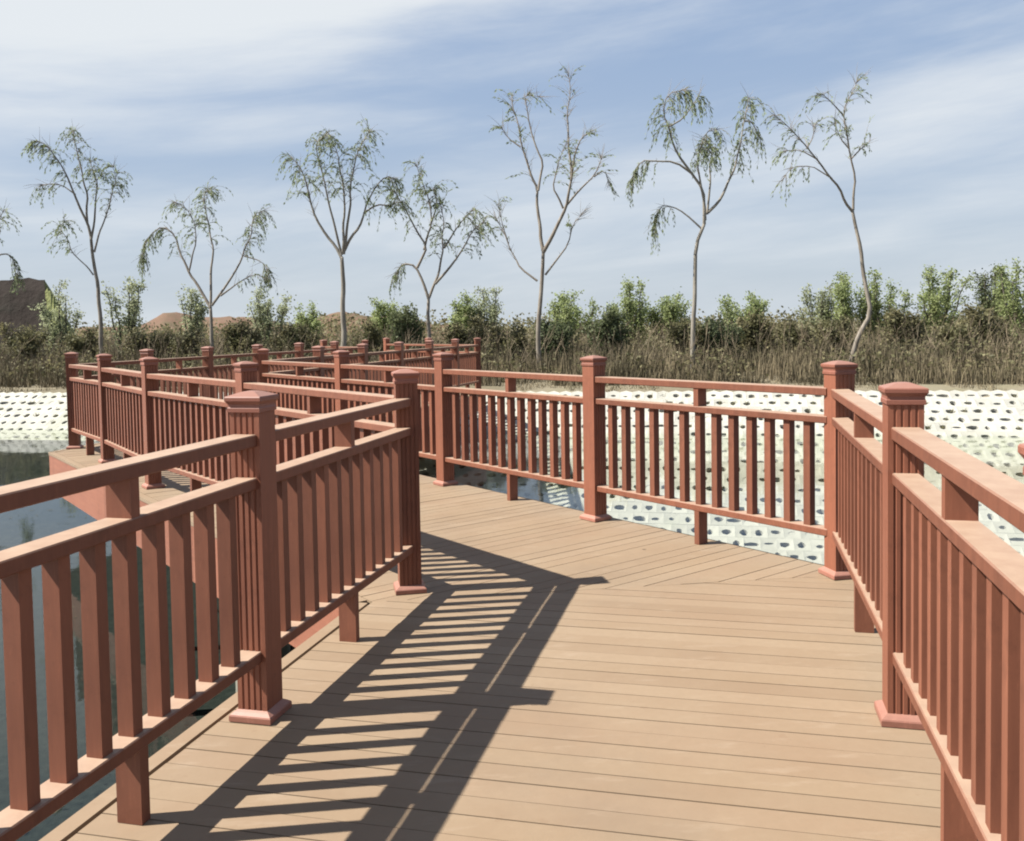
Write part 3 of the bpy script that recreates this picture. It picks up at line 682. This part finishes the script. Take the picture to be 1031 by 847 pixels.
# far-off scrub line
fs = MB()
for k in range(80000):
    x = rg.uniform(-75, 75); y = 46 + 30*rg.random(); c = noise.noise(Vector((x*.16, y*.16, 80))); c2 = noise.noise(Vector((x*.6, y*.6, 90)))
    if c + .4*c2 < -.25: continue
    z = ground_z(x, y) + rg.random()*(1.7 + 1.2*c + .7*c2)
    leaf(fs, Vector((x, y, z)), Vector((rg.uniform(-1,1), rg.uniform(-1,1), rg.uniform(-.4,1))), rg.uniform(.12, .28), rg.uniform(.05, .10), rg)
tag(fs.build('far_scrub', M_OLIVE), 'far line of low scrub closing the view at the horizon', 'scrub', kind='stuff')

# earth mounds far behind the trees
def mound(x0, x1, y0, depth, prof, mat, seed):
    mb = MB(); nx_, ny_ = 80, 18
    for j in range(ny_+1):
        for i in range(nx_+1):
            fx = i/nx_; fy = j/ny_; x = x0+(x1-x0)*fx; y = y0 + depth*fy
            e = min(1, fy*3.2)*min(1, (1-fy)*3.2)
            n_ = noise.noise(Vector((x*.35, y*.35, seed)))*.25 + noise.noise(Vector((x*1.3, y*1.3, seed)))*.09
            mb.v.append((x, y, -.4 + prof(fx)*(e**.7)*(1+n_)))
    mb.f = [(j*(nx_+1)+i, j*(nx_+1)+i+1, (j+1)*(nx_+1)+i+1, (j+1)*(nx_+1)+i) for j in range(ny_) for i in range(nx_)]
    return tag(mb.build('hill', mat, smooth=True), kind='structure')
M_EARTH = simple('bare_earth', [(.3, (.11, .065, .045)), (.5, (.15, .095, .065)), (.7, (.09, .08, .045))], .35, detail=8, bmp=.6, bd=.2)
M_DMOUND = simple('dark_earth', [(.3, (.012, .008, .006)), (.5, (.020, .014, .011)), (.7, (.016, .014, .010))], .9, detail=8, bmp=.8, bd=.3)
M_GSLOPE = simple('grassy_earth', [(.3, (.10, .12, .045)), (.5, (.19, .20, .08)), (.7, (.14, .16, .06))], 2.5, detail=8, bmp=.8, bd=.3)
def prof_low(f): return max(0, 3.6*math.sin(math.pi*f)**.2 * (.82 + .12*math.sin(f*19+1) + .07*math.sin(f*43)))
mound(-48, 0.5, 80, 16, prof_low, M_EARTH, 5)
# dark flat-topped spoil heap at the far left, with a green side slope
yd = 44; xr0 = at(46, 300, yd).x; xr1 = at(90, 300, yd).x; ht = at(20, 279, yd).z + .25
mb = MB()
X = [-40, xr0, xr1]; vs = []
nn = 60
for j in range(13):
    for i in range(nn+1):
        x = -40 + (xr0+40)*i/nn; fy = j/12; z = ht*min(1, fy*2.6) if fy < .7 else ht*max(0, (1-fy)/.3)
        n_ = noise.noise(Vector((x*.7, fy*9, 2)))*.22 + noise.noise(Vector((x*2.6, fy*25, 7)))*.10
        mb.v.append((x*(yd-2.2+fy*7)/yd, yd - 2.2 + fy*7 + n_, -.35 + z*(1.0) + n_*.8))
mb.f = [(j*(nn+1)+i, j*(nn+1)+i+1, (j+1)*(nn+1)+i+1, (j+1)*(nn+1)+i) for j in range(12) for i in range(nn)]
tag(mb.build('hill', M_DMOUND), kind='structure')
mb = MB(); ns_ = 16
for j in range(13):
    for i in range(ns_+1):
        f = i/ns_; x = xr0 - .02 + (xr1-xr0)*f; fy = j/12; z = ht*min(1, fy*2.6) if fy < .7 else ht*max(0, (1-fy)/.3); z = min(z, ht*(1-f)**.9)
        n_ = noise.noise(Vector((x*.9, fy*9, 2)))*.12
        mb.v.append((x*(yd-2.2+fy*7)/yd, yd - 2.2 + fy*7 + n_*.8, -.35 + z + n_*.5*(0 < f < 1)))
mb.f = [(j*(ns_+1)+i, j*(ns_+1)+i+1, (j+1)*(ns_+1)+i+1, (j+1)*(ns_+1)+i) for j in range(12) for i in range(ns_)]
tag(mb.build('hill', M_GSLOPE), kind='structure')
